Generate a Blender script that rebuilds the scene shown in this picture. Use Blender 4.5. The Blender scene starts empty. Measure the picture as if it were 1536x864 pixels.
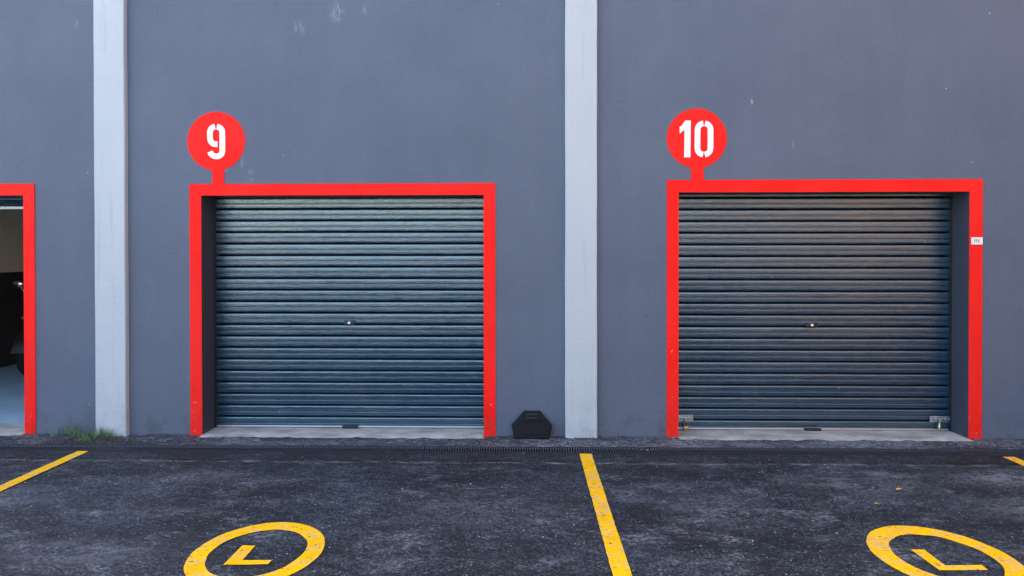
import bpy, bmesh, math, random
from mathutils import Vector, Matrix, noise as mnoise
random.seed(7)
R = math.radians
scene = bpy.context.scene
COL = scene.collection

# ------------------------------------------------------------------ camera
cam = bpy.data.cameras.new("camera")
cam_ob = bpy.data.objects.new("camera", cam); COL.objects.link(cam_ob)
F, YAW, PIT, ROL, SY = 876.30, 0.0195, 0.0071, -0.0009, -47.67
cam.sensor_width = 36.0; cam.sensor_fit = 'HORIZONTAL'
cam.lens = F / 1536 * 36.0
cam.shift_y = SY / 1536
cam.clip_start = 0.05; cam.clip_end = 3000
fw = Vector((-math.sin(YAW), math.cos(YAW), 0)); rt = Vector((math.cos(YAW), math.sin(YAW), 0)); up = Vector((0, 0, 1))
f2 = fw * math.cos(PIT) - up * math.sin(PIT); u2 = up * math.cos(PIT) + fw * math.sin(PIT)
r3 = rt * math.cos(ROL) + u2 * math.sin(ROL); u3 = u2 * math.cos(ROL) - rt * math.sin(ROL)
m3 = Matrix((r3, u3, -f2)).transposed()
cam_ob.matrix_world = Matrix.Translation((0, -5.0125, 1.5963)) @ m3.to_4x4()
scene.camera = cam_ob

# ------------------------------------------------------------------ sky, sun, exposure
SUN_EL, SUN_AZ = 48.0, -42.0            # azimuth from +Y (behind the building) towards +X
sd = Vector((math.sin(R(SUN_AZ)) * math.cos(R(SUN_EL)), math.cos(R(SUN_AZ)) * math.cos(R(SUN_EL)), math.sin(R(SUN_EL))))
world = bpy.data.worlds.new("World"); scene.world = world; world.use_nodes = True
wn = world.node_tree.nodes; wl = world.node_tree.links; wn.clear()
sky = wn.new('ShaderNodeTexSky'); sky.sky_type = 'NISHITA'; sky.sun_disc = False
sky.sun_elevation = R(SUN_EL); sky.sun_rotation = R(SUN_AZ)
sky.air_density = 1.0; sky.dust_density = 3.5; sky.ozone_density = 0.4
bg = wn.new('ShaderNodeBackground'); bg.inputs['Strength'].default_value = 0.15
wo = wn.new('ShaderNodeOutputWorld')
wl.new(sky.outputs[0], bg.inputs['Color']); wl.new(bg.outputs[0], wo.inputs['Surface'])
sun = bpy.data.lights.new("sun", 'SUN'); sun.energy = 4.2; sun.angle = R(0.5); sun.color = (1.0, 0.94, 0.86)
sun_ob = bpy.data.objects.new("sun", sun); COL.objects.link(sun_ob)
sun_ob.rotation_euler = (-sd).to_track_quat('-Z', 'Y').to_euler(); sun_ob.location = (-10, 20, 30)
vs = scene.view_settings
scene.display_settings.display_device = 'sRGB'
vs.view_transform = 'Standard'; vs.look = 'None'; vs.gamma = 1.0; vs.use_curve_mapping = False
vs.exposure = 2.65
try:
    scene.cycles.max_bounces = 8; scene.cycles.diffuse_bounces = 5; scene.cycles.glossy_bounces = 4
except Exception:
    pass

# ------------------------------------------------------------------ material helpers
class N:
    """tiny node-graph writer"""
    def __init__(s, name):
        s.m = bpy.data.materials.new(name); s.m.use_nodes = True
        s.t = s.m.node_tree; s.t.nodes.clear()
        s.out = s.t.nodes.new('ShaderNodeOutputMaterial'); s.b = s.t.nodes.new('ShaderNodeBsdfPrincipled')
        s.t.links.new(s.b.outputs[0], s.out.inputs['Surface'])
        g = s.t.nodes.new('ShaderNodeTexCoord'); s.obj = g.outputs['Object']
        ge = s.t.nodes.new('ShaderNodeNewGeometry'); s.pos = ge.outputs['Position']
    def lk(s, v, sock):
        if hasattr(v, 'links') or isinstance(v, bpy.types.NodeSocket): s.t.links.new(v, sock)
        else:
            if isinstance(v, tuple) and len(v) == 3 and sock.type == 'RGBA': v = (*v, 1)
            sock.default_value = v
    def set(s, **k):
        for a, v in k.items(): s.lk(v, s.b.inputs[a.replace('_', ' ')])
        return s
    def scale(s, v, sc, off=(0, 0, 0)):
        n = s.t.nodes.new('ShaderNodeMapping'); s.lk(v, n.inputs['Vector'])
        n.inputs['Scale'].default_value = sc; n.inputs['Location'].default_value = off
        return n.outputs[0]
    def noise(s, v, sc=1.0, det=4.0, rough=.55, dist=0.0):
        n = s.t.nodes.new('ShaderNodeTexNoise'); s.lk(v, n.inputs['Vector'])
        n.inputs['Scale'].default_value = sc; n.inputs['Detail'].default_value = det
        n.inputs['Roughness'].default_value = rough; n.inputs['Distortion'].default_value = dist
        return n.outputs['Fac']
    def voro(s, v, sc, out='Distance', rnd=1.0):
        n = s.t.nodes.new('ShaderNodeTexVoronoi'); s.lk(v, n.inputs['Vector'])
        n.inputs['Scale'].default_value = sc; n.inputs['Randomness'].default_value = rnd
        return n.outputs[out]
    def math(s, op, a, b=0.0, c=0.0, clamp=False):
        n = s.t.nodes.new('ShaderNodeMath'); n.operation = op; n.use_clamp = clamp
        s.lk(a, n.inputs[0]); s.lk(b, n.inputs[1])
        if len(n.inputs) > 2: s.lk(c, n.inputs[2])
        return n.outputs[0]
    def mr(s, v, a, b, lo=0.0, hi=1.0):
        n = s.t.nodes.new('ShaderNodeMapRange'); n.clamp = True; n.interpolation_type = 'SMOOTHSTEP'
        s.lk(v, n.inputs[0])
        for i, x in enumerate((a, b, lo, hi)): n.inputs[i + 1].default_value = x
        return n.outputs[0]
    def mix(s, f, a, b, mode='MIX'):
        n = s.t.nodes.new('ShaderNodeMix'); n.data_type = 'RGBA'; n.blend_type = mode
        s.lk(f, n.inputs[0]); s.lk(a, n.inputs[6]); s.lk(b, n.inputs[7])
        return n.outputs[2]
    def sep(s, v):
        n = s.t.nodes.new('ShaderNodeSeparateXYZ'); s.lk(v, n.inputs[0]); return n.outputs
    def sepc(s, v):
        n = s.t.nodes.new('ShaderNodeSeparateColor'); s.lk(v, n.inputs[0]); return n.outputs
    def bump(s, h, strength=.3, dist=.01, prev=None):
        n = s.t.nodes.new('ShaderNodeBump'); s.lk(h, n.inputs['Height'])
        n.inputs['Strength'].default_value = strength; n.inputs['Distance'].default_value = dist
        if prev is not None: s.lk(prev, n.inputs['Normal'])
        return n.outputs[0]
    def spot(s, x, y, rx, ry, ax=(0, 2)):
        """soft elliptical zone (1 at centre, 0 at rim) where a stain sits"""
        o = s.sep(s.pos)
        a = s.math('DIVIDE', s.math('SUBTRACT', o[ax[0]], x), rx); b = s.math('DIVIDE', s.math('SUBTRACT', o[ax[1]], y), ry)
        d = s.math('SQRT', s.math('ADD', s.math('MULTIPLY', a, a), s.math('MULTIPLY', b, b)))
        return s.mr(d, 1.0, 0.0)

def simple(name, col, rough=.5, metal=0.0, var=.15, sc=20, bump=.1):
    n = N(name); f = n.noise(n.obj, sc, 5)
    c1 = tuple(max(0, c * (1 - var)) for c in col); c2 = tuple(min(1, c * (1 + var)) for c in col)
    n.set(Base_Color=n.mix(f, c1, c2), Roughness=n.mr(f, .2, .8, rough * .85, min(1, rough * 1.15)), Metallic=metal)
    if bump: n.set(Normal=n.bump(n.noise(n.obj, sc * 6, 4), bump, .003))
    return n.m

def paint_wall(name, c_lo, c_hi, scuffs=(), rough=.75, specks=True):
    n = N(name)
    blot = n.noise(n.pos, 1.1, 5, .6); streak = n.noise(n.scale(n.pos, (9, 9, .7)), 1.0, 4, .6)
    fine = n.noise(n.pos, 45, 5, .7)
    f = n.math('ADD', n.math('MULTIPLY', blot, .48), n.math('ADD', n.math('MULTIPLY', streak, .12), n.math('MULTIPLY', fine, .40)))
    c = n.mix(n.mr(f, .3, .7), c_lo, c_hi)
    # scuffs where the paint was knocked or spilled
    sn = n.noise(n.scale(n.pos, (40, 40, 13)), 1.0, 6, .75)
    for (x, z, rx, rz, amt) in scuffs:
        k = n.math('MULTIPLY', n.spot(x, z, rx, rz), n.mr(sn, .44, .66))
        c = n.mix(n.math('MULTIPLY', k, amt), c, (.36, .47, .54))
    o = n.sep(n.pos)
    # hairline where two render coats meet
    ln = n.math('MULTIPLY', n.mr(n.math('ABSOLUTE', n.math('SUBTRACT', n.math('ADD', o[2], n.math('MULTIPLY', n.noise(n.pos, 2.2, 3), .02)), 3.745)), .0045, .001),
                n.mr(n.noise(n.scale(n.pos, (1.4, 1, 1)), 2.0, 3), .42, .56))
    if specks:
        c = n.mix(n.math('MULTIPLY', ln, .45), c, (.06, .07, .085))
        cell = n.sepc(n.voro(n.pos, 14, 'Color')); dd = n.voro(n.pos, 14)
        c = n.mix(n.math('MULTIPLY', n.math('GREATER_THAN', cell[0], .98), n.mr(n.math('ADD', dd, n.math('MULTIPLY', n.math('SUBTRACT', fine, .5), .35)), .10, .04)), c, (.36, .45, .5))
        c = n.mix(n.math('MULTIPLY', n.math('LESS_THAN', cell[1], .014), n.mr(n.math('ADD', dd, n.math('MULTIPLY', n.math('SUBTRACT', fine, .5), .35)), .08, .03)), c, (.04, .045, .055))
        # splash dirt and lime bloom near the foot
        low = n.math('MULTIPLY', n.mr(o[2], .32, .0), n.mr(n.noise(n.pos, 7, 6, .7), .42, .72))
        c = n.mix(n.math('MULTIPLY', low, .75), c, (.05, .05, .052))
        sp2 = n.math('MULTIPLY', n.mr(o[2], .5, .05), n.mr(n.noise(n.pos, 95, 2, .5), .7, .76))
        c = n.mix(n.math('MULTIPLY', sp2, .8), c, (.4, .42, .46))
    else:
        low = n.math('MULTIPLY', n.mr(o[2], .55, .0), n.mr(n.noise(n.pos, 6, 7, .75), .42, .66))
        c = n.mix(n.math('MULTIPLY', low, .4), c, tuple(x * .45 for x in c_lo))
        stn = n.math('MULTIPLY', n.mr(n.noise(n.scale(n.pos, (16, 16, 1.1)), 1.0, 5, .65), .56, .70), .22)
        c = n.mix(stn, c, tuple(x * .6 for x in c_lo))
        ch = n.mr(n.noise(n.pos, 34, 4, .65), .69, .72)
        c = n.mix(n.math('MULTIPLY', ch, .5), c, tuple(x * .45 for x in c_lo))
    trow = n.noise(n.scale(n.pos, (14, 14, 22)), 1.0, 6, .65)
    b = n.bump(trow, .35, .012); b = n.bump(n.noise(n.scale(n.pos, (1, 1, .5)), 95, 4, .7), .45, .004, b)
    n.set(Base_Color=c, Roughness=rough, Normal=b)
    return n.m

SCUFF = [(-1.605, 3.66, .09, .12, .62), (-1.93, 3.53, .09, .09, .35), (-1.36, 3.68, .05, .06, .4), (-2.43, 2.42, .03, .24, .3), (-2.36, 2.27, .05, .10, .38),
         (1.943, 2.875, .018, .05, .65), (2.292, 2.511, .015, .06, .6), (-3.88, 3.58, .04, .06, .3), (-2.6, 2.31, .12, .03, .35), (1.22, 2.25, .05, .03, .5), (-.4, 2.03, .05, .05, .3)]
M = {}
M['wall'] = paint_wall('painted_render', (.074, .095, .132), (.101, .124, .167), SCUFF)
M['pilaster'] = paint_wall('pale_paint', (.385, .43, .445), (.43, .475, .49), [], .7, False)
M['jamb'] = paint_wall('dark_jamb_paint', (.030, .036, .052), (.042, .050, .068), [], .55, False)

n = N('red_paint')
f = n.noise(n.pos, 3.0, 5); ch = n.mr(n.noise(n.pos, 26, 4, .6), .74, .78)
c = n.mix(n.mr(f, .3, .7), (.84, .010, .006), (.94, .018, .011)); c = n.mix(n.math('MULTIPLY', ch, .7), c, (.75, .45, .42))
scr = n.mr(n.noise(n.scale(n.pos, (3, 3, 60)), 1.0, 5, .7), .72, .76)
c = n.mix(n.math('MULTIPLY', scr, .35), c, (.3, .015, .02))
o = n.sep(n.pos); gz = n.math('MULTIPLY', n.mr(o[2], .42, .0), n.mr(n.noise(n.scale(n.pos, (9, 9, 5)), 1.0, 6, .75), .40, .66))
c = n.mix(n.math('MULTIPLY', gz, .55), c, (.22, .03, .022))
kn = n.math('MULTIPLY', n.mr(o[2], 1.3, .15), n.mr(n.noise(n.scale(n.pos, (38, 38, 26)), 1.0, 4, .7), .64, .68))
c = n.mix(n.math('MULTIPLY', kn, .75), c, (.5, .36, .34))
c = n.mix(n.mr(n.noise(n.pos, .9, 3), .35, .65, 0, .35), c, (.72, .030, .022))
n.set(Base_Color=c, Roughness=.6, Specular_IOR_Level=.12, Normal=n.bump(n.noise(n.pos, 60, 5, .65), .3, .005)); M['red'] = n.m
M['white'] = simple('white_paint', (.86, .86, .85), .55, 0, .04, 15, .15)

n = N('roller_steel')                       # painted steel with an embossed grain along each slat
g1 = n.noise(n.scale(n.pos, (10, 1, 62)), 1.0, 5, .7, 1.2); g2 = n.noise(n.scale(n.pos, (40, 1, 85)), 1.0, 4, .7, 1.5)
h = n.math('ADD', n.math('MULTIPLY', g1, .6), n.math('MULTIPLY', g2, .4))
dust = n.mr(n.noise(n.pos, 1.6, 5, .6), .4, .75)
c = n.mix(n.mr(h, .35, .65), (.004, .018, .040), (.014, .048, .088)); c = n.mix(n.math('MULTIPLY', dust, .12), c, (.16, .155, .145))
cell = n.sepc(n.voro(n.scale(n.pos, (1, 0, 1)), 24, 'Color')); dd = n.voro(n.scale(n.pos, (1, 0, 1)), 24)
c = n.mix(n.math('MULTIPLY', n.math('GREATER_THAN', cell[0], .975), n.mr(dd, .10, .04)), c, (.45, .47, .5))
n.set(Base_Color=c, Roughness=n.mr(h, .3, .7, .10, .18), IOR=2.35, Specular_Tint=(.74, .95, 1.0), Normal=n.bump(h, .5, .007)); M['roller'] = n.m

M['alu'] = simple('aluminium', (.62, .62, .64), .38, .85, .1, 40, .1)
M['white_metal'] = simple('satin_metal', (.75, .76, .77), .6, .2, .05, 40, .1)
M['galv'] = simple('galvanised_steel', (.34, .37, .39), .42, .8, .35, 60, .2)
M['grate'] = simple('grey_grate_plastic', (.030, .038, .052), .45, 0, .4, 25, .1)
M['trough'] = simple('drain_black', (.004, .004, .005), .9, 0, .2, 30, 0)  # near-black, covers the whole channel around and below the bars
M['brass'] = simple('brass', (.55, .36, .13), .35, .8, .15, 60, .1)
M['black_plastic'] = simple('black_plastic', (.007, .008, .009), .5, 0, .3, 30, .2)
M['black_gloss'] = simple('black_gloss', (.005, .0045, .0045), .55, 0, .1, 10, 0)
M['rubber'] = simple('black_rubber', (.0045, .006, .0085), .75, 0, .6, 14, .8)
M['rubber'].node_tree.nodes['Principled BSDF'].inputs['Specular IOR Level'].default_value = .25
M['chrome'] = simple('chrome', (.6, .6, .62), .18, 1, .05, 10, 0)
M['lamp_glass'] = simple('lamp_glass', (.6, .6, .58), .08, .3, .05, 10, 0)
M['amber'] = simple('amber_plastic', (.12, .05, .01), .2, 0, .05, 10, 0)
M['wing'] = paint_wall('tan_render', (.25, .14, .088), (.31, .18, .115), [], .8, False)  # for the added wing; warm tone chosen for its bounce on the facade
M['cream'] = paint_wall('cream_paint', (.76, .70, .55), (.84, .78, .62), [], .8, False)
M['dado'] = paint_wall('black_dado_paint', (.030, .025, .025), (.045, .038, .037), [], .6, False)
M['roof'] = simple('roof_sheet', (.3, .31, .33), .6, .3, .1, 3, 0)
M['ink'] = simple('grey_ink', (.22, .22, .2), .7, 0, .1, 30, 0)
M['sticker'] = simple('sticker_vinyl', (.82, .80, .72), .5, 0, .05, 60, 0)

n = N('slab_concrete')
f = n.noise(n.scale(n.pos, (1.6, 3, 3)), 2.0, 7, .65); f2_ = n.noise(n.pos, 60, 4, .7)
c = n.mix(n.mr(f, .3, .7), (.19, .18, .155), (.40, .38, .33)); c = n.mix(n.mr(f2_, .58, .72), c, (.45, .43, .40))
n.set(Base_Color=c, Roughness=.8, Normal=n.bump(f2_, .3, .004)); M['slab'] = n.m
n = N('added_yard_concrete')
f = n.noise(n.pos, .6, 7, .65)
n.set(Base_Color=n.mix(n.mr(f, .3, .7), (.34, .31, .27), (.46, .43, .38)), Roughness=.85); M['added_yard'] = n.m
n = N('garage_floor_paint')
f = n.noise(n.pos, 3.0, 6, .6)
n.set(Base_Color=n.mix(n.mr(f, .1, .9), (.27, .38, .45), (.37, .49, .57)), Roughness=.5, Normal=n.bump(n.noise(n.pos, 30, 4), .15, .004)); M['gfloor'] = n.m

def asphalt(name, lo, hi, dusts=(), dust_amt=.5, speck=.955, edge=None, dcol=(.185, .197, .21)):
    n = N(name)
    big = n.noise(n.scale(n.pos, (.8, 1.6, 1)), 1.3, 6, .62, .4); mid = n.noise(n.scale(n.pos, (7, 13, 7)), 1.0, 7, .72)
    fine = n.noise(n.pos, 38, 6, .8); agg = n.voro(n.pos, 95); aggc = n.sepc(n.voro(n.pos, 95, 'Color'))
    t = n.math('ADD', n.math('MULTIPLY', big, .42), n.math('ADD', n.math('MULTIPLY', mid, .30), n.math('MULTIPLY', fine, .28)))
    c = n.mix(n.mr(t, .43, .59), lo, hi)
    c = n.mix(n.math('MULTIPLY', n.mr(agg, .5, .1), n.mr(aggc[2], .55, 1.0, 0, .75)), c, tuple(x * 2.6 for x in hi))
    gr1 = n.mr(n.noise(n.scale(n.pos, (1, 1.25, 1)), 58, 3, .65), .36, .64, .22, 2.0); gr2 = n.mr(aggc[0], 0, 1, .55, 1.5)
    gr3 = n.mr(n.noise(n.scale(n.pos, (1, 1.6, 1)), 17, 3, .6), .32, .68, .6, 1.45)
    gg = n.math('MULTIPLY', n.math('MULTIPLY', gr1, gr2), gr3)
    gc = n.t.nodes.new('ShaderNodeCombineColor')
    for q in range(3): n.lk(gg, gc.inputs[q])
    c = n.mix(1.0, c, gc.outputs[0], 'MULTIPLY')
    # chalky dust worn into the surface
    grit = n.noise(n.scale(n.pos, (26, 42, 26)), 1.0, 6, .82)
    dm = n.math('MULTIPLY', n.mr(n.noise(n.scale(n.pos, (1, 1.9, 1), (3.1, 1.7, 0)), 2.3, 8, .72), .49, .70), n.mr(grit, .44, .60))
    for (x, y, rx, ry, a) in dusts:
        dm = n.math('MAXIMUM', dm, n.math('MULTIPLY', n.math('MULTIPLY', n.spot(x, y, rx, ry, (0, 1)), n.mr(n.math('ADD', n.math('MULTIPLY', grit, .55), n.math('MULTIPLY', n.noise(n.scale(n.pos, (4, 10, 4), (1, 5, 0)), 1.0, 6, .75), .45)), .45, .56)), a))
    if edge is not None:
        o = n.sep(n.pos)
        e = n.mr(n.math('ABSOLUTE', n.math('SUBTRACT', o[1], n.math('ADD', edge - .02, n.math('MULTIPLY', mid, .04)))), .035, .0)
        dm = n.math('MAXIMUM', dm, n.math('MULTIPLY', e, n.mr(n.noise(n.scale(n.pos, (6, 20, 6)), 1.0, 5, .7), .47, .66)))
    c = n.mix(n.math('MULTIPLY', dm, dust_amt), c, dcol)
    for (sc, th, r0, r1) in ((60, speck, .30, .12), (27, speck, .17, .08), (11, .93, .085, .045)):
        cell = n.sepc(n.voro(n.pos, sc, 'Color')); dd = n.voro(n.pos, sc)
        dd = n.math('ADD', dd, n.math('MULTIPLY', n.math('SUBTRACT', fine, .5), .25))
        k = n.math('MULTIPLY', n.math('GREATER_THAN', cell[0], th), n.mr(dd, r0, r1))
        c = n.mix(n.math('MULTIPLY', k, .9), c, n.mix(cell[1], (.10, .108, .118), (.55, .56, .57)))
    oil = n.mr(n.noise(n.scale(n.pos, (1, 1.5, 1), (7, 2, 0)), 1.7, 5, .6), .56, .70)
    c = n.mix(n.math('MULTIPLY', n.math('MULTIPLY', oil, n.math('SUBTRACT', 1.0, dm)), .6), c, (.009, .0095, .011))
    rust = n.mr(n.noise(n.scale(n.pos, (1, 1, 1), (2.5, 9.1, 0)), 2.2, 6, .65), .64, .74)
    c = n.mix(n.math('MULTIPLY', rust, .35), c, (.075, .048, .038))
    b = n.bump(mid, .4, .02); b = n.bump(fine, .6, .008, b); b = n.bump(agg, .5, .004, b)
    n.set(Base_Color=c, Roughness=n.mr(fine, .3, .7, .58, .84), Specular_IOR_Level=.35, Normal=b)
    return n.m
DUST = [(3.65, -.84, 1.0, .26, 1.0), (2.55, -.80, .5, .12, .6), (.95, -1.05, .35, .16, .5), (-3.75, -1.75, .6, .25, .7), (2.3, -.98, .7, .25, .55), (-3.6, -1.35, .8, .45, .6), (1.2, -1.4, .5, .35, .5), (3.3, -1.35, .8, .3, .6), (-2.3, -1.95, .6, .2, .5), (-.3, -1.35, .9, .4, .35), (-2.2, -.9, .9, .2, .35)]
M['asphalt'] = asphalt('asphalt', (.0050, .0066, .0088), (.026, .031, .0385), DUST, 1.0, .962, -.60)
M['strip'] = asphalt('strip_asphalt', (.008, .0085, .011), (.022, .0225, .027), [], .25, .975)
M['apron'] = asphalt('apron_asphalt', (.018, .021, .027), (.085, .090, .101), [(1.7, -.2, 1.3, .14, .8), (2.7, -.12, 1.0, .15, .7), (-1.6, -.18, 1.4, .13, .45), (.75, -.22, .4, .06, .9), (3.7, -.03, .5, .05, .9)], .8, .965)
M['gravel'] = simple('broken_asphalt', (.046, .043, .042), .9, 0, .98, 55, .5)
M['pebble'] = simple('pale_grit', (.15, .155, .16), .85, 0, .95, 14, .2)

def line_paint(name):
    n = N(name)
    f = n.noise(n.pos, 5, 6, .65); fine = n.noise(n.pos, 120, 4, .7)
    c = n.mix(n.mr(f, .3, .7), (.78, .40, .004), (.86, .47, .006))
    c = n.mix(n.mr(n.noise(n.scale(n.pos, (9, 14, 9), (5, 2, 0)), 1.0, 6, .7), .47, .64, 0, .8), c, (.60, .37, .13))
    hole = n.mr(n.noise(n.scale(n.pos, (22, 34, 22)), 1.0, 6, .8), .59, .625)
    c = n.mix(n.math('MULTIPLY', hole, .85), c, (.06, .055, .045))
    c = n.mix(n.mr(fine, .60, .70, 0, .55), c, (.16, .11, .03))
    n.set(Base_Color=c, Roughness=.8, Specular_IOR_Level=.06, Normal=n.bump(fine, .5, .005, n.bump(n.noise(n.pos, 40, 4), .3, .01)))
    return n.m
M['yellow'] = line_paint('yellow_road_paint')
n = N('grass_blade'); f = n.noise(n.pos, 30, 3)
n.set(Base_Color=n.mix(n.mr(f, .3, .7), (.035, .115, .018), (.16, .26, .07)), Roughness=.5); M['grass'] = n.m
M['leaf'] = simple('dry_leaf', (.55, .33, .05), .7, 0, .3, 60, .2)
M['leaf_red'] = simple('brown_leaf', (.30, .14, .05), .7, 0, .3, 60, .2)

# ------------------------------------------------------------------ geometry helpers
def obj(name, bm, mat, parent=None, smooth=False):
    me = bpy.data.meshes.new(name); bmesh.ops.recalc_face_normals(bm, faces=bm.faces); bm.to_mesh(me); bm.free()
    me.materials.append(mat)
    if smooth:
        for p in me.polygons: p.use_smooth = True
        try: me.set_sharp_from_angle(angle=R(40))
        except Exception: pass
    o = bpy.data.objects.new(name, me); COL.objects.link(o)
    if parent is not None: o.parent = parent
    return o
def thing(name, label, cat, loc=(0, 0, 0), rz=0, group=None):
    o = bpy.data.objects.new(name, None); COL.objects.link(o); o.location = loc; o.rotation_euler = (0, 0, rz)
    o.empty_display_size = .1
    return tag(o, label, cat, group)
def tag(o, label, cat, group=None):
    o['label'] = label; o['category'] = cat
    if group: o['group'] = group
    return o
def NB(): return bmesh.new()
def box(bm, x0, x1, y0, y1, z0, z1, bev=0.0):
    r = bmesh.ops.create_cube(bm, size=1, matrix=Matrix.Translation(((x0 + x1) / 2, (y0 + y1) / 2, (z0 + z1) / 2)) @ Matrix.Diagonal((x1 - x0, y1 - y0, z1 - z0, 1)))
    if bev:
        es = list({e for v in r['verts'] for e in v.link_edges})
        bmesh.ops.bevel(bm, geom=es, offset=bev, segments=2, affect='EDGES', profile=.5)
    return bm
def prism(bm, pts, y0, y1):
    """polygon in the x-z plane pushed through y0..y1"""
    a = [bm.verts.new((x, y0, z)) for x, z in pts]; b = [bm.verts.new((x, y1, z)) for x, z in pts]
    bm.faces.new(a); bm.faces.new(b[::-1])
    for i in range(len(pts)):
        j = (i + 1) % len(pts); bm.faces.new((a[i], b[i], b[j], a[j]))
    return bm
def strip_quads(bm, A, B, y0, y1):
    """ribbon between point rows A and B (x-z plane) with thickness"""
    va = [[bm.verts.new((x, y, z)) for x, z in A] for y in (y0, y1)]; vb = [[bm.verts.new((x, y, z)) for x, z in B] for y in (y0, y1)]
    k = len(A)
    for i in range(k - 1):
        bm.faces.new((va[0][i], va[0][i + 1], vb[0][i + 1], vb[0][i])); bm.faces.new((va[1][i], vb[1][i], vb[1][i + 1], va[1][i + 1]))
        bm.faces.new((va[0][i], va[1][i], va[1][i + 1], va[0][i + 1])); bm.faces.new((vb[0][i], vb[0][i + 1], vb[1][i + 1], vb[1][i]))
    for i in (0, k - 1): bm.faces.new((va[0][i], vb[0][i], vb[1][i], va[1][i]))
    return bm
def stroke(bm, path, w, y0, y1):
    A, B = [], []
    for i, p in enumerate(path):
        q0 = Vector(path[max(0, i - 1)]); q1 = Vector(path[min(len(path) - 1, i + 1)]); d = (q1 - q0).normalized()
        nrm = Vector((-d.y, d.x)); A.append(tuple(Vector(p) + nrm * w / 2)); B.append(tuple(Vector(p) - nrm * w / 2))
    return strip_quads(bm, A, B, y0, y1)
def arc(cx, cz, rx, rz, a0, a1, k=8):
    return [(cx + rx * math.cos(R(a0 + (a1 - a0) * i / k)), cz + rz * math.sin(R(a0 + (a1 - a0) * i / k))) for i in range(k + 1)]
def tube(bm, pts, rad, seg=10, cap=True):
    pts = [Vector(p) for p in pts]; rads = rad if isinstance(rad, (list, tuple)) else [rad] * len(pts)
    rings = []
    for i, p in enumerate(pts):
        d = (pts[min(i + 1, len(pts) - 1)] - pts[max(i - 1, 0)]).normalized()
        a = d.orthogonal().normalized() if i == 0 else (pa - d * pa.dot(d)).normalized()
        pa = a; b = d.cross(a)
        rings.append([bm.verts.new(p + (a * math.cos(2 * math.pi * k / seg) + b * math.sin(2 * math.pi * k / seg)) * rads[i]) for k in range(seg)])
    for i in range(len(rings) - 1):
        for k in range(seg): bm.faces.new((rings[i][k], rings[i][(k + 1) % seg], rings[i + 1][(k + 1) % seg], rings[i + 1][k]))
    if cap: bm.faces.new(rings[0][::-1]); bm.faces.new(rings[-1])
    return bm
def torus(bm, c, axis, R0, r0, seg=40, ring=12):
    axis = Vector(axis).normalized(); a = axis.orthogonal().normalized(); b = axis.cross(a); c = Vector(c)
    vv = []
    for i in range(seg):
        t = 2 * math.pi * i / seg; d = a * math.cos(t) + b * math.sin(t)
        vv.append([bm.verts.new(c + d * (R0 + r0 * math.cos(2 * math.pi * k / ring)) + axis * r0 * math.sin(2 * math.pi * k / ring)) for k in range(ring)])
    for i in range(seg):
        for k in range(ring):
            bm.faces.new((vv[i][k], vv[(i + 1) % seg][k], vv[(i + 1) % seg][(k + 1) % ring], vv[i][(k + 1) % ring]))
    return bm
def ellipsoid(bm, c, s, rot=None, seg=20):
    m = Matrix.Translation(c) @ (rot.to_4x4() if rot else Matrix.Identity(4)) @ Matrix.Diagonal((*s, 1))
    bmesh.ops.create_uvsphere(bm, u_segments=seg, v_segments=seg // 2, radius=1, matrix=m); return bm
def nz(x, y=0.0, z=0.0): return mnoise.noise(Vector((x, y, z)))

# ------------------------------------------------------------------ setting: the ground
def sheet(name, xs, ys_fn, z_fn, mat, label=None):
    """long strip: xs rows, ys_fn(x) -> list of y, z_fn(x,y,j)"""
    bm = NB(); rows = []
    for x in xs:
        ys = ys_fn(x); rows.append([bm.verts.new((x, y, z_fn(x, y, j))) for j, y in enumerate(ys)])
    for i in range(len(rows) - 1):
        for j in range(len(rows[0]) - 1): bm.faces.new((rows[i][j], rows[i + 1][j], rows[i + 1][j + 1], rows[i][j + 1]))
    o = obj(name, bm, mat, smooth=True); o['kind'] = 'structure'; return o
def frange(a, b, s):
    k = int(round((b - a) / s)); return [a + (b - a) * i / k for i in range(k + 1)]
bm = NB(); g = 600                  # one sheet with the slot of the drain left open
rows = [[bm.verts.new((x, y, 0)) for x in (-g, g)] for y in (-g, -.405, -.309, g)]
for a, b in ((0, 1), (2, 3)): bm.faces.new((rows[a][0], rows[a][1], rows[b][1], rows[b][0]))
gr = obj('ground', bm, M['asphalt']); gr['kind'] = 'structure'
# unseen concrete yard behind the camera, added for warm bounce and door reflections
bm = NB()
for q in [(-120, -160), (1.5, -160), (1.5, -9.4), (-120, -9.4)]: bm.verts.new((*q, .004))
bm.faces.new(bm.verts); yd = obj('added_yard', bm, M['added_yard']); yd['kind'] = 'structure'
# patch strip of darker asphalt in front of the drain, ragged edge towards the yard
sheet('asphalt_strip', frange(-12, 12, .04), lambda x: [-.385, -.45, -.53, -.572 - .010 * nz(x * 3.1, 4) - .008 * nz(x * 13, 9)],
      lambda x, y, j: .0045 + (.003 * nz(x * 9, y * 9) if 0 < j < 3 else 0) + (0.001 if j < 3 else -.002), M['strip'])
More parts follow.
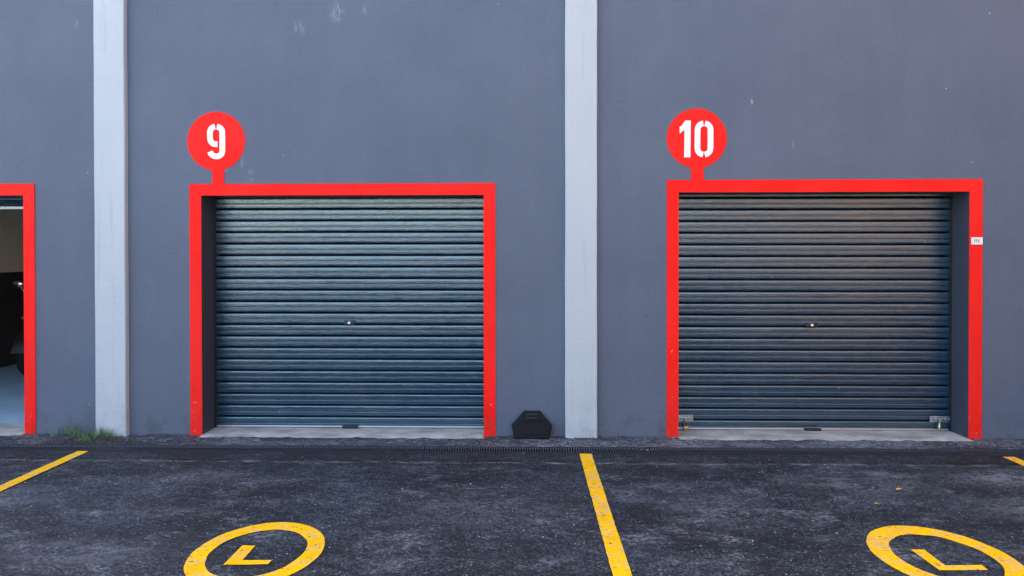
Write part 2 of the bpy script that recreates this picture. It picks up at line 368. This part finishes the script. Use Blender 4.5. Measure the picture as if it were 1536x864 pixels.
# apron between the wall and the drain, lumpy where it meets the wall
OPEN = [(-6.80, -4.355), (-2.789, -.342), (1.324, 3.766)]
def at_door(x): return any(a - .02 < x < b + .02 for a, b in OPEN)
def apron_z(x, y, j):
    t = max(0, min(1, (y + .24) / .24)); lump = .5 + .5 * nz(x * 6.5, y * 8, 3)
    z = .006 + .006 * nz(x * 11, y * 14) * (1 if j else 0) + t * (.007 * lump if at_door(x) else .004 + .022 * lump ** 2)
    if -3.9 < x < -3.3: z -= .010 * t
    return max(.0045, z)
def apron_y(x):
    top = (-.044 + .007 * nz(x * 4.0, 7) + .006 * nz(x * 23, 2)) if at_door(x) else .012
    return [-.312 + .006 * nz(x * 5, 1), -.28, -.24, -.20, -.16, -.12, -.09, -.065, top]
sheet('apron', frange(-12, 12, .025), apron_y, apron_z, M['apron'])

# ------------------------------------------------------------------ the building
WX0, WX1, WH, TH, DEEP = -26.0, 26.0, 6.2, .30, 12.0
bld = thing('garage_building', 'long dark grey garage building with pale pilasters, red door surrounds and grey roller doors', 'building', (0, 0, 0))
DOORS = [(-6.80, -4.355, 2.093, 2.200), (-2.789, -.342, 2.087, 2.2092), (1.324, 3.766, 2.103, 2.196)]  # x0 x1 opening top, (unused)
FR = [(-6.907, -4.2569, 2.196), (-2.8909, -.2409, 2.2092), (1.224, 3.874, 2.1882)]
FR[1] = (-2.8909, -.2409, 2.1882); FR[2] = (1.224, 3.874, 2.2092); FR[0] = (-6.907, -4.2569, 2.196)
Z0 = -.05
# front wall: cells between the openings
bm = NB()
xs = [WX0] + [v for d in DOORS for v in d[:2]] + [WX1]
for i in range(len(xs) - 1):
    z0 = Z0
    if i % 2 == 1: z0 = DOORS[i // 2][2]
    a, b = xs[i], xs[i + 1]
    for y, fl in ((0, 0), (TH, 1)):
        vs4 = [bm.verts.new(v) for v in ((a, y, z0), (b, y, z0), (b, y, WH), (a, y, WH))]; bm.faces.new(vs4)
obj('wall', bm, M['wall'], bld)
# jambs and lintel soffits line each opening
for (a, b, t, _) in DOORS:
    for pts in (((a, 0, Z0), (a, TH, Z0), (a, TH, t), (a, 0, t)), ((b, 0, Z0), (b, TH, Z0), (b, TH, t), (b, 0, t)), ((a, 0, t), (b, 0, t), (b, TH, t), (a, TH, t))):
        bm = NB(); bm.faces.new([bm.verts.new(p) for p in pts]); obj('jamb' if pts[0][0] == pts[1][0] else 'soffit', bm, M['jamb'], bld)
# pilasters: slightly wavering plaster arrises
for cx in (-7.625, -3.567, .4915, 4.55, 8.61, -11.68):
    bm = NB(); w = .135; d = .045; rows = []
    for k in range(64):
        z = Z0 + (WH - Z0) * k / 63
        e1, e2 = .0025 * nz(z * 3, cx), .0025 * nz(z * 3.3, cx + 5)
        rows.append([bm.verts.new(p) for p in ((cx - w + e1, .0, z), (cx - w + e1, -d + .008, z), (cx - w + .006 + e1, -d, z), (cx + w - .006 + e2, -d, z), (cx + w + e2, -d + .008, z), (cx + w + e2, .0, z))])
    for k in range(63):
        for j in range(5): bm.faces.new((rows[k][j], rows[k][j + 1], rows[k + 1][j + 1], rows[k + 1][j]))
    obj('pilaster', bm, M['pilaster'], bld)
# shell behind the facade
def slab(name, x0, x1, y0, y1, z0, z1, mat): return obj(name, box(NB(), x0, x1, y0, y1, z0, z1), mat, bld)
slab('side_wall', WX0 - .2, WX0 - .003, .003, DEEP, Z0, WH, M['wall']); slab('side_wall', WX1 + .003, WX1 + .2, .003, DEEP, Z0, WH, M['wall'])
slab('back_wall', WX0, WX1, DEEP + .003, DEEP + .2, Z0, WH, M['wall'])
rf = slab('roof', WX0 - .3, WX1 + .3, -.12, DEEP + .3, WH + .003, WH + .25, M['roof'])
# unseen wing on the right, added to block blue sky and bounce warm light
slab('added_wing', 6.6, 6.9, -24, -.003, Z0, 8.4, M['wing'])
# open unit behind the left door
IX0, IX1 = -7.20, -3.60
for (x0, x1, y0, y1) in ((IX0 - .12, IX0, TH + .003, 9.0), (IX1, IX1 + .12, TH + .003, 9.0), (IX0 - .12, IX1 + .12, 9.003, 9.12)):
    slab('interior_wall', x0, x1, y0, y1, 1.323, 3.2, M['cream']); slab('dado', x0, x1, y0, y1, Z0, 1.32, M['dado'])
slab('ceiling', IX0 - .12, IX1 + .12, TH + .003, 9.12, 3.203, 3.3, M['cream'])
slab('garage_floor', IX0 + .002, IX1 - .002, TH + .002, 9.0, -.03, .012, M['gfloor'])
# concrete sill under each door, ragged along the yard
for (a, b, t, _) in DOORS:
    bm = NB(); rows = []
    for x in frange(a + .001, b - .001, .02):
        yf = -.048 - .008 * nz(x * 4.3, 11) - .007 * nz(x * 21, 3)
        rows.append([bm.verts.new(p) for p in ((x, yf - .012, .004), (x, yf, .012 + .002 * nz(x * 8, 5)), (x, .05, .014), (x, TH, .013))])
    for i in range(len(rows) - 1):
        for j in range(3): bm.faces.new((rows[i][j], rows[i + 1][j], rows[i + 1][j + 1], rows[i][j + 1]))
    obj('door_sill', bm, M['slab'], bld, True)
# red painted surrounds
PF = -.007
for (d, f_) in zip(DOORS, FR):
    bm = NB(); (a, b, t, _), (A, B, T) = d, f_
    loop = [(A, -.01), (a - .0006, -.01), (a - .0006, t + .0006), (b + .0006, t + .0006), (b + .0006, -.01), (B, -.01), (B, T), (A, T)]; fine_ = []
    for q in range(8):
        p0, p1 = Vector(loop[q]), Vector(loop[(q + 1) % 8]); k = max(1, int((p1 - p0).length / .035)); outer = q in (5, 6, 7)
        nr = Vector((-(p1 - p0).y, (p1 - p0).x)).normalized()
        for i in range(k):
            w_ = p0 + (p1 - p0) * i / k
            if outer and i: w_ = w_ + nr * (.0016 * nz(w_.x * 5, w_.y * 5, q) + .0012 * nz(w_.x * 21, w_.y * 21, q))
            fine_.append(tuple(w_))
    prism(bm, fine_, PF, .004)
    obj('door_surround', bm, M['red'], bld)

# roller doors
PITCH = .104
def slat_profile(z_from, z_to, phase):
    """(y, z) points of the pressed curtain; grooves at phase + k*PITCH"""
    base = [(.0080, .055), (.0172, .0056), (.0205, .0040), (.031, .0017), (.0475, .0), (.0500, .0012), (.0532, .013), (.0572, .013), (.0604, .0042), (.0635, .0030), (.076, .0011), (.090, .0), (.0975, .0004), (.1022, .0018)]
    k0 = int(math.floor((z_from - phase) / PITCH)) - 1; out = []
    for k in range(k0, k0 + 40):
        sl = random.uniform(-.0011, .0011); off = random.uniform(-.0006, .0006)
        for dz, dy in base:
            if dy < .012: dy = dy + off + sl * (dz - .06) / .045
            z = phase + k * PITCH + dz
            if z_from < z < z_to: out.append((dy, z))
    return [(0.004, z_from)] + out + [(.004, z_to)]
def roller_door(a, b, z0, z1, phase, lock_x=None, lock_z=None, grip_x=None, label=None):
    bm = NB(); Y = .212; xs_ = frange(a + .012, b - .012, .06); rows = []; sd_ = a * 3.7
    for y, z in slat_profile(z0 + .012, z1, phase):
        rows.append([bm.verts.new((x, Y + y + (.0011 * nz(x * 2.3, z * 9, sd_) + .0005 * nz(x * 7, z * 21, sd_) if y < .012 else 0), z + .0008 * nz(x * 1.9, z * 3, sd_ + 5))) for x in xs_])
    for i in range(len(rows) - 1):
        for j in range(len(xs_) - 1): bm.faces.new((rows[i][j], rows[i][j + 1], rows[i + 1][j + 1], rows[i + 1][j]))
    rd = obj('roller_door', bm, M['roller'], bld)
    if label: rd['label'] = label
    bm = NB(); box(bm, a + .014, b - .014, Y - .006, Y + .020, z0, z0 + .0125, .002); obj('bottom_rail', bm, M['alu'], rd)
    for x0, x1 in ((a + .001, a + .013), (b - .013, b - .001)):
        obj('guide', box(NB(), x0, x1, Y - .018, Y + .04, .0135, z1, .001), M['black_plastic'], rd)
    if lock_x is not None:
        bm = NB(); box(bm, lock_x - .050, lock_x + .050, Y - .016, Y + .002, lock_z - .021, lock_z + .021, .006); lk = obj('lock', bm, M['black_plastic'], rd, True)
        bm = NB(); tube(bm, [(lock_x - .001, Y - .026, lock_z + .002), (lock_x - .001, Y - .010, lock_z + .002)], .0105, 16); obj('lock_cylinder', bm, M['white_metal'], lk, True)
    if grip_x is not None:
        bm = NB(); box(bm, grip_x - .072, grip_x + .072, Y - .030, Y - .004, z0 - .003, z0 + .018, .005)
        tube(bm, [(grip_x + .035, Y - .034, z0 + .008), (grip_x + .035, Y - .02, z0 + .008)], .007, 10)
        obj('pull_handle', bm, M['black_plastic'], rd, True)
    return rd
roller_door(*DOORS[1][:2], .020, 2.30, .938 - .0, -1.562, .962, -1.557)
rd10 = roller_door(*DOORS[2][:2], .018, 2.30, .925, 2.548, .948, 2.557)
# the raised door of the open unit: curtain end, rail and the drum above the opening
bm = NB(); rows = []; cy_, cz_ = .50, 2.205
for k in range(72):
    a_ = 2 * math.pi * k / 72; rr = .20 if k % 3 else .194
    rows.append([bm.verts.new((x, cy_ + rr * math.cos(a_), cz_ + rr * math.sin(a_))) for x in (-6.79, -4.365)])
for k in range(72): bm.faces.new((rows[k][0], rows[k][1], rows[(k + 1) % 72][1], rows[(k + 1) % 72][0]))
bm.faces.new([q[0] for q in rows]); bm.faces.new([q[1] for q in rows][::-1])
rd8 = obj('roller_door', bm, M['roller'], bld); rd8['label'] = 'roller door rolled up on its drum above the open bay'
bm = NB(); box(bm, -6.79, -4.362, .312, .345, 1.996, 2.026, .004); obj('bottom_rail', bm, M['galv'], rd8)
# sliding bolts on door 10
def bolt(x0, x1, z, s):
    """x0 at the guide, x1 free end"""
    bm = NB(); Y = .206; lo, hi = min(x0, x1), max(x0, x1)
    box(bm, lo, hi, Y - .005, Y, z - .026, z + .026, .001)
    box(bm, lo, hi, Y - .010, Y - .004, z + .016, z + .0265, .001); box(bm, lo, hi, Y - .010, Y - .004, z - .0265, z - .016, .001)
    tube(bm, [(x0, Y - .014, z + .002), (x1 - s * .02, Y - .014, z + .002)], .0075, 12)
    for u in (.25, .75):
        xx = x0 + (x1 - x0) * u; box(bm, xx - .008, xx + .008, Y - .024, Y - .003, z - .014, z + .018, .002)
    xx = x0 + (x1 - x0) * .58; box(bm, xx - .007, xx + .007, Y - .034, Y - .012, z - .030, z + .003, .002)
    tube(bm, [(x1 - s * .02, Y - .006, z + .008), (x1 - s * .02, Y - .014, z + .008)], .006, 8)
    return obj('slide_bolt', bm, M['galv'], rd10, True)
bolt(1.338, 1.508, .122, 1); bolt(3.752, 3.583, .121, -1)

# padlocks hanging from the bolts
def padlock(x, y, ztop, zbody, w, hb, label):
    t = thing('padlock', label, 'padlock', (x, y, zbody), 0, 'padlocks on the door bolts')
    bm = NB(); box(bm, -w / 2, w / 2, -.009, .009, -hb / 2, hb / 2, .004); obj('body', bm, M['brass'], t, True)
    r = w * .36; L = ztop - zbody
    pts = [(-r, 0, hb / 2 - .004), (-r, 0, L - r)] + [(r * math.cos(a), 0, L - r + r * math.sin(a)) for a in [math.pi - math.pi * i / 8 for i in range(1, 8)]] + [(r, 0, L - r), (r, 0, hb / 2 - .004)]
    bm = NB(); tube(bm, pts, .0036, 10); obj('shackle', bm, M['chrome'], t, True); return t
padlock(1.440, .180, .102, .032, .040, .038, 'brass padlock with long shackle hanging from left bolt of door 10')
p2 = padlock(3.655, .180, .098, .055, .034, .036, 'small brass padlock under the right hand bolt of door 10')
p2.rotation_euler = (0, R(8), R(35))

# ------------------------------------------------------------------ number signs
def circle_pts(cx, cz, r, k=96): return [(cx + r * math.cos(2 * math.pi * i / k), cz + r * math.sin(2 * math.pi * i / k)) for i in range(k)]
def number_sign(cx, cz, r, sx0, sx1, top, label):
    t = thing('number_sign', label, 'sign', (cx, 0, top), 0, 'red number signs above the doors')
    bm = NB(); prism(bm, [(x - cx, z - top) for x, z in circle_pts(cx, cz, r)], -.003, .003); obj('disc', bm, M['red'], t)
    zz = cz - math.sqrt(r * r - ((sx1 - sx0) / 2) ** 2) - top
    bm = NB(); prism(bm, [(sx0 - cx, .0005), (sx1 - cx, .0005), (sx1 - cx, zz + .002), (sx0 - cx, zz + .002)], -.0045, .002); obj('stem', bm, M['red'], t)
    return t
Y0, Y1 = -.0065, -.002
S9 = number_sign(-2.657, 2.559, .2535, -2.692, -2.587, FR[1][2], 'red disc sign with white stencilled 9 above the left roller door')
K = 1 / 4.32 * 5.0125 / 876.3 * 1.004       # metres per zoomed pixel on the wall
def z9(u, v): return ((u - 280) * K, 2.559 - FR[1][2] - (v - 267) * K)
bm = NB(); W9 = 36.5 * K
left = [z9(274, 174)] + [z9(x, y) for x, y in [(262, 177), (250, 186), (243, 198), (241, 212), (241, 250), (244, 264), (252, 277), (263, 285), (276, 288), (290, 288)]]
stroke(bm, left, W9, Y0, Y1)
right = [z9(x, y) for x, y in [(287, 174), (300, 177), (312, 186), (320, 198), (322, 212), (322, 332), (319, 347), (310, 358), (298, 365), (284, 367), (268, 365), (255, 358), (245, 347), (240, 336)]]
stroke(bm, right, W9, Y0, Y1)
nm = obj('numeral', bm, M['white'], S9); nm['label'] = 'white stencilled numeral 9'
S10 = number_sign(1.476, 2.5635, .254, 1.4285, 1.5355, FR[2][2], 'red disc sign with white stencilled 10 above the right roller door')
def z10(u, v): return ((u - 280) * K, 2.5635 - FR[2][2] - (v - 249) * K)
bm = NB(); prism(bm, [z10(x, y) for x, y in [(206, 136), (241, 136), (239, 371), (200, 371), (202, 192), (171, 219), (171, 177), (186, 166)]], Y0, Y1)
nm = obj('numeral', bm, M['white'], S10); nm['label'] = 'white stencilled numeral 1'
bm = NB()
stroke(bm, [z10(x, y) for x, y in [(321, 155), (309, 157), (297, 165), (288, 178), (285, 193), (284, 315), (287, 330), (295, 342), (307, 350), (320, 353)]], W9 * .97, Y0, Y1)
stroke(bm, [z10(x, y) for x, y in [(332, 155), (345, 158), (357, 167), (365, 180), (367, 195), (367, 313), (364, 328), (356, 341), (345, 349), (331, 353)]], W9 * .97, Y0, Y1)
nm = obj('numeral', bm, M['white'], S10); nm['label'] = 'white stencilled numeral 0'
# small plate on the surround of door 10
t = thing('name_plate', 'small white plate with grey lettering on the right side of the red surround', 'sign', (3.8245, PF - .001, 1.687))
bm = NB(); box(bm, -.0465, .0465, -.004, .0, -.030, .030, .001); obj('plate', bm, M['sticker'], t)
bm = NB()
for pa in ([(-.024, -.014), (-.020, .015)], [(-.024, -.0005), (-.006, -.0005)], [(-.020, .0155), (-.006, .0155)], [(-.008, -.014), (-.007, .0165)], [(.006, .015), (.0065, -.014)], [(.0225, .013), (.008, .001)], [(.008, .0005), (.0225, -.012)]):
    stroke(bm, pa, .0042, -.0052, -.0036)
obj('lettering', bm, M['ink'], t)

# ------------------------------------------------------------------ drain along the wall
drn = thing('channel_drain', 'black ribbed plastic channel drain running along the foot of the wall', 'drain', (0, -.36, 0))
def dy(x): return .006 * nz(x * .7, 30) + .004 * nz(x * 3.1, 31) + .006 * math.sin(x * .35) + .36
bm = NB(); prev = None
for x in frange(-12, 12, .1):      # side rails and trough
    row = [bm.verts.new((x, y + dy(x), z)) for y, z in ((-.420, .002), (-.400, .0125), (-.393, .0125), (-.391, -.08), (-.3225, -.08), (-.3205, .027), (-.3145, .027), (-.306, .004))]
    if prev:
        for j in range(7): bm.faces.new((prev[j], row[j], row[j + 1], prev[j + 1]))
    prev = row
obj('channel', bm, M['trough'], drn)
bm = NB(); x = -12.0
while x < 12.0:                     # cross bars
    d = dy(x); w = .0045; h = .0150 + .002 * nz(x * 1.3, 8); th = .0035
    pr = [(-.3945, h - th), (-.3945, h - .002), (-.375, h), (-.336, h), (-.329, h + .011), (-.3218, h + .011), (-.3218, h - th)]
    A = [bm.verts.new((x - w, y + d, z)) for y, z in pr]; B = [bm.verts.new((x + w, y + d, z)) for y, z in pr]
    for j in range(7): bm.faces.new((A[j], A[(j + 1) % 7], B[(j + 1) % 7], B[j]))
    bm.faces.new(A[::-1]); bm.faces.new(B)
    x += .0205
obj('grate', bm, M['grate'], drn)

# ------------------------------------------------------------------ painted bay lines and circles
def ragged(bm, A, B, z=.0075):
    va = [bm.verts.new((x, y, z)) for x, y in A]; vb = [bm.verts.new((x, y, z)) for x, y in B]
    for i in range(len(A) - 1): bm.faces.new((va[i], va[i + 1], vb[i + 1], vb[i]))
def bay_line(xa0, xa1, xb0, xb1, y0, label):
    """edges run straight from (x*0, y0) to (x*1, y0-5.4)"""
    bm = NB(); L = 5.4; kk = 360; A, B = [], []
    for i in range(kk + 1):
        u = i / kk; y = y0 - L * u
        j = lambda s: .0022 * nz(y * 26, s) + .0016 * nz(y * 80, s + 3)
        A.append((xa0 + (xa1 - xa0) * u + j(xa0), y + (.004 * nz(2, xa0) if i == 0 else 0))); B.append((xb0 + (xb1 - xb0) * u + j(xb0 + 1), y))
    ragged(bm, A, B)
    tag(obj('bay_line', bm, M['yellow']), label, 'road marking', 'yellow bay lines')
bay_line(-3.568, -3.590, -3.478, -3.490, -.418, 'yellow bay line starting below the grass tufts, leftmost of the three')
bay_line(.440, .434, .535, .529, -.398, 'long yellow bay line in front of the middle pilaster')
bay_line(3.708, 3.708, 3.800, 3.800, -.425, 'short piece of yellow bay line at the right edge of the photo')
def circle_mark(cx, cy, ro, ri, Lp, label):
    t = thing('circle_marking', label, 'road marking', (cx, cy, .004), 0, 'yellow circles painted on the asphalt')
    bm = NB(); kk = 240; A, B = [], []
    for i in range(kk + 1):
        a = 2 * math.pi * (i % kk) / kk; ca, sa = math.cos(a), math.sin(a)
        A.append(((ro + .0035 * nz(ca * 4, sa * 4, cx) + .0015 * nz(ca * 22, sa * 22)) * ca, (ro + .0035 * nz(ca * 4, sa * 4, cx) + .0015 * nz(ca * 22, sa * 22)) * sa))
        q = ri + .006 * nz(ca * 3, sa * 3, cx + 9) + .0022 * nz(ca * 24, sa * 24, 5); B.append((q * ca, q * sa))
    ragged(bm, A, B, 0); obj('ring', bm, M['yellow'], t)
    bm = NB()
    bm.faces.new([bm.verts.new((x - cx, y - cy, 0)) for x, y in Lp]); bmesh.ops.triangulate(bm, faces=bm.faces)
    obj('letter', bm, M['yellow'], t)
circle_mark(-1.4148, -1.9448, .3414, .248, [(-1.528, -1.876), (-1.456, -1.880), (-1.455, -2.029), (-1.303, -2.025), (-1.305, -2.064), (-1.405, -2.071), (-1.531, -2.076)], 'yellow ring with letter L on the ground before door 9')
circle_mark(2.1953, -1.9313, .3486, .243, [(2.070, -1.857), (2.141, -1.858), (2.139, -1.96), (2.142, -2.015), (2.328, -2.008), (2.323, -2.055), (2.079, -2.062), (2.074, -1.95)], 'yellow ring with letter L on the ground before door 10')

# ------------------------------------------------------------------ black rubber block by the wall
t = thing('weight_block', 'black six-sided rubber base with hand hole leaning on wall beside pilaster', 'rubber base', (.069, -.035, .006))
t.rotation_euler = (R(-8), 0, 0)
bm = NB(); hexa = [(-.148, 0), (.148, 0), (.174, .113), (.070, .231), (-.066, .231), (-.172, .113)]
def hexring(sc, y): return [bm.verts.new((x * sc, y, .113 + (z - .113) * sc)) for x, z in hexa]
r0, r1, r2, r3_ = hexring(1, 0), hexring(1, -.035), hexring(.93, -.048), hexring(.80, -.050)
for A, B in ((r0, r1), (r1, r2), (r2, r3_)):
    for i in range(6): bm.faces.new((A[i], A[(i + 1) % 6], B[(i + 1) % 6], B[i]))
bm.faces.new(r0[::-1]); bm.faces.new(r3_)
obj('base', bm, M['rubber'], t)
bm = NB(); box(bm, -.09, .09, -.058, -.046, .150, .158, .003); obj('ridge', bm, M['rubber'], t, True)
bm = NB(); box(bm, -.10, .10, -.055, -.046, .040, .046, .002); obj('ridge', bm, M['rubber'], t, True)
bm = NB(); stroke(bm, [(-.042, .178), (-.042, .205), (.042, .205), (.042, .178), (-.042, .178)], .010, -.060, -.047); obj('hand_hole', bm, M['black_plastic'], t)

# ------------------------------------------------------------------ weeds, broken asphalt, litter
def tuft(cx, cy, w, d, hmax, count, label):
    bm = NB()
    for _ in range(count):
        bx, by = random.gauss(0, w), random.gauss(0, d); h = hmax * random.uniform(.35, 1.0) * math.exp(-abs(bx) / (3.2 * w)); a = random.uniform(0, 6.28)
        lean = Vector((math.cos(a) * .75 + bx / w * .25, math.sin(a) * .5 - .25, 0)) * h * random.uniform(.2, .75); wd = random.uniform(.0012, .0026)
        sx = Vector((math.cos(a + 1.57), math.sin(a + 1.57), 0)); pts = []
        for k in range(5):
            u = k / 4; pts.append(Vector((bx, by, 0)) + lean * u ** 1.8 + Vector((0, 0, h * (u - .22 * u * u))))
        l = [bm.verts.new(p + sx * wd * (1 - k / 4.3)) for k, p in enumerate(pts)]; r = [bm.verts.new(p - sx * wd * (1 - k / 4.3)) for k, p in enumerate(pts)]
        for k in range(4): bm.faces.new((l[k], l[k + 1], r[k + 1], r[k]))
    o = obj('grass_tuft', bm, M['grass']); o.location = (cx, cy, .008)
    tag(o, label, 'grass', 'grass tufts at the wall foot'); return o
tuft(-3.93, -.035, .085, .012, .19, 90, 'sparse grass tuft at the wall foot left of the pilaster')
tuft(-3.64, -.085, .072, .020, .18, 210, 'dense green grass tuft in front of the left pilaster')
tuft(-3.70, -.175, .035, .018, .10, 90, 'low tuft of grass in the broken asphalt by the drain')
def rock(bm, p, s):
    r = bmesh.ops.create_icosphere(bm, subdivisions=1, radius=1)
    q = Matrix.Rotation(random.uniform(0, 6.28), 3, Vector((random.random() - .5, random.random() - .5, random.random() + .1)).normalized())
    sc = Vector((random.uniform(.6, 1.3), random.uniform(.6, 1.3), random.uniform(.4, .8)))
    for v in r['verts']:
        c = v.co * (1 + random.uniform(-.22, .22)); c = q @ Vector((c.x * sc.x, c.y * sc.y, c.z * sc.z)); v.co = Vector(p) + c * s
bm = NB()
for _ in range(1500):
    u = random.random(); x = -3.99 + .75 * u; lo, hi = -.31, -.05 - (.02 if x > -3.45 else 0)
    if x < -3.85: lo = -.31 + 0; hi = -.05
    y = random.uniform(lo, hi)
    if (x < -3.88 and y > -.20 - (x + 3.99) * .2 and random.random() < .6): continue
    if abs(x + 3.4) < .06 and random.random() < .4: continue
    rock(bm, (x, y, .006 + .008 * random.random()), random.choice([.003, .004, .005, .006, .008, .011]))
o = obj('broken_asphalt', bm, M['gravel']); o['kind'] = 'stuff'
bm = NB()
for _ in range(620):
    x = random.uniform(-4.4, 4.4); y = -.05 - abs(random.gauss(0, 1)) * .8
    if y < -2.4: continue
    rock(bm, (x, y, .007), random.choice([.0014, .0018, .0022, .003, .004]))
for _ in range(60):
    x = random.uniform(-4.3, 4.3); rock(bm, (x, random.uniform(-.06, -.01), .016), random.choice([.002, .003, .005]))
o = obj('loose_grit', bm, M['pebble']); o['kind'] = 'stuff'
bm = NB()
for _ in range(160):                # dark crumbs heaped against pilaster and wall
    x = random.gauss(.62, .10) if random.random() < .6 else random.uniform(-.34, .36); rock(bm, (x, random.uniform(-.085, -.045), .012), random.choice([.004, .006, .009, .012]))
o = obj('asphalt_crumbs', bm, M['gravel']); o['kind'] = 'stuff'
def leaf(x, y, s, rz, mat, label):
    bm = NB(); pts = [(-1, 0), (-.5, .28), (.1, .36), (.7, .2), (1, 0), (.7, -.2), (.1, -.36), (-.5, -.28)]
    mid = [(-1, 0), (-.5, 0), (.1, 0), (.7, 0), (1, 0)]
    f3 = lambda p: (p[0] * s, p[1] * s, .35 * s * abs(p[1]) / .36 + .10 * s * p[0] ** 2)
    mv = [bm.verts.new(f3(p)) for p in mid]; tv = [bm.verts.new(f3(p)) for p in pts[1:4]]; bv = [bm.verts.new(f3(p)) for p in pts[5:8]][::-1]
    for side in (tv, bv):
        ch = [mv[0]] + side + [mv[4]]
        for k in range(4):
            q = [ch[k], ch[k + 1], mv[k + 1], mv[k]]; q = [v for i, v in enumerate(q) if v not in q[:i]]; bm.faces.new(q)
    o = obj('fallen_leaf', bm, mat); o.location = (x, y, .009); o.rotation_euler = (0, 0, rz); tag(o, label, 'leaf', 'fallen leaves on the asphalt')
leaf(2.502, -1.082, .030, .3, M['leaf'], 'larger yellow leaf lying on the asphalt before door 10')
leaf(2.222, -1.303, .016, -.6, M['leaf'], 'tiny yellow leaf on the asphalt between door 10 and its ring')
bm = NB()
for (x, y, s) in ((.985, -.352, .013), (.94, -.345, .009), (1.03, -.335, .007), (-.0, -.43, .008)): rock(bm, (x, y, .018), s)
o = obj('paper_scraps', bm, M['pebble']); o['kind'] = 'stuff'

# ------------------------------------------------------------------ motorcycle in the open bay
bike = thing('motorcycle', 'black motorcycle with chrome fork parked inside the open garage', 'motorcycle', (-6.235, 2.30, .012), R(-78))
# local frame: +x forward, front wheel contact at the origin
def bp(name, bm, mat, par=None, sm=True): return obj(name, bm, mat, par or bike, sm)
for (nm_, x) in (('front', 0), ('rear', -1.38)):
    bm = NB(); torus(bm, (x, 0, .30), (0, 1, 0), .235, .065, 44, 12); wv = bp('wheel', bm, M['rubber'])
    bm = NB(); torus(bm, (x, 0, .30), (0, 1, 0), .175, .018, 40, 8); tube(bm, [(x, -.06, .30), (x, .06, .30)], .04, 14)
    for k in range(5):
        a = 2 * math.pi * k / 5; tube(bm, [(x, 0, .30), (x + .17 * math.cos(a), 0, .30 + .17 * math.sin(a))], .014, 8)
    bp('rim', bm, M['galv'], wv)
bm = NB()
for s in (-1, 1): tube(bm, [(0, s * .095, .30), (-.12, s * .095, .60), (-.27, s * .095, .97)], [.028, .024, .022], 14)
bp('fork', bm, M['chrome'])
bm = NB(); rows = []
for i in range(13):
    a = R(10 + 140 * i / 12); rows.append([bm.verts.new((.33 * math.cos(a), y, .30 + (.33 - .25 * y * y * 20) * math.sin(a))) for y in (-.075, -.05, 0, .05, .075)])
for i in range(12):
    for j in range(4): bm.faces.new((rows[i][j], rows[i][j + 1], rows[i + 1][j + 1], rows[i + 1][j]))
bp('front_fender', bm, M['black_gloss'])
bm = NB(); ellipsoid(bm, (-.14, 0, .82), (.10, .10, .11)); hl = bp('headlight', bm, M['black_gloss'])
bm = NB(); ellipsoid(bm, (-.07, 0, .82), (.045, .085, .09)); bp('lens', bm, M['lamp_glass'], hl)
bm = NB(); tube(bm, [(-.42, -.40, 1.00), (-.34, -.28, 1.03), (-.27, -.10, .98), (-.27, .10, .98), (-.34, .28, 1.03), (-.42, .40, 1.00)], .013, 10)
hb = bp('handlebar', bm, M['chrome'])
for s in (-1, 1):
    bm = NB(); tube(bm, [(-.43, s * .42, .995), (-.36, s * .31, 1.02)], .019, 10); bp('grip', bm, M['rubber'], hb)
    bm = NB(); tube(bm, [(-.33, s * .27, 1.03), (-.30, s * .32, 1.15)], .006, 8); ellipsoid(bm, (-.30, s * .345, 1.17), (.018, .065, .042)); bp('mirror', bm, M['chrome'], hb)
    bm = NB(); ellipsoid(bm, (-.16, s * .20, .74), (.03, .035, .028)); tube(bm, [(-.17, s * .08, .74), (-.16, s * .19, .74)], .008, 8); bp('indicator', bm, M['amber'])
bm = NB(); ellipsoid(bm, (-.58, 0, .82), (.30, .15, .13)); bp('tank', bm, M['black_gloss'])
bm = NB(); box(bm, -.36, -.10, -.17, .17, .48, .74, .05); bp('front_fairing', bm, M['black_gloss'])
bm = NB(); box(bm, -1.42, -.80, -.13, .13, .72, .80, .035); bp('seat', bm, M['rubber'])
bm = NB(); box(bm, -.92, -.40, -.15, .15, .24, .62, .05); ellipsoid(bm, (-.50, 0, .56), (.14, .13, .17)); bp('engine', bm, M['black_plastic'])
bm = NB(); tube(bm, [(-.30, .14, .34), (-.55, .19, .22), (-1.0, .20, .26), (-1.62, .22, .36)], [.022, .022, .05, .055], 14); bp('exhaust', bm, M['chrome'])
bm = NB(); tube(bm, [(-.25, 0, .90), (-.75, 0, .68), (-1.38, 0, .30)], .03, 10); tube(bm, [(-1.0, .14, .30), (-1.38, .14, .30)], .022, 8); tube(bm, [(-1.0, -.14, .30), (-1.38, -.14, .30)], .022, 8); bp('frame', bm, M['black_plastic'])
bm = NB(); tube(bm, [(-.72, .10, .24), (-.76, .28, .0)], .010, 8); bp('side_stand', bm, M['galv'])
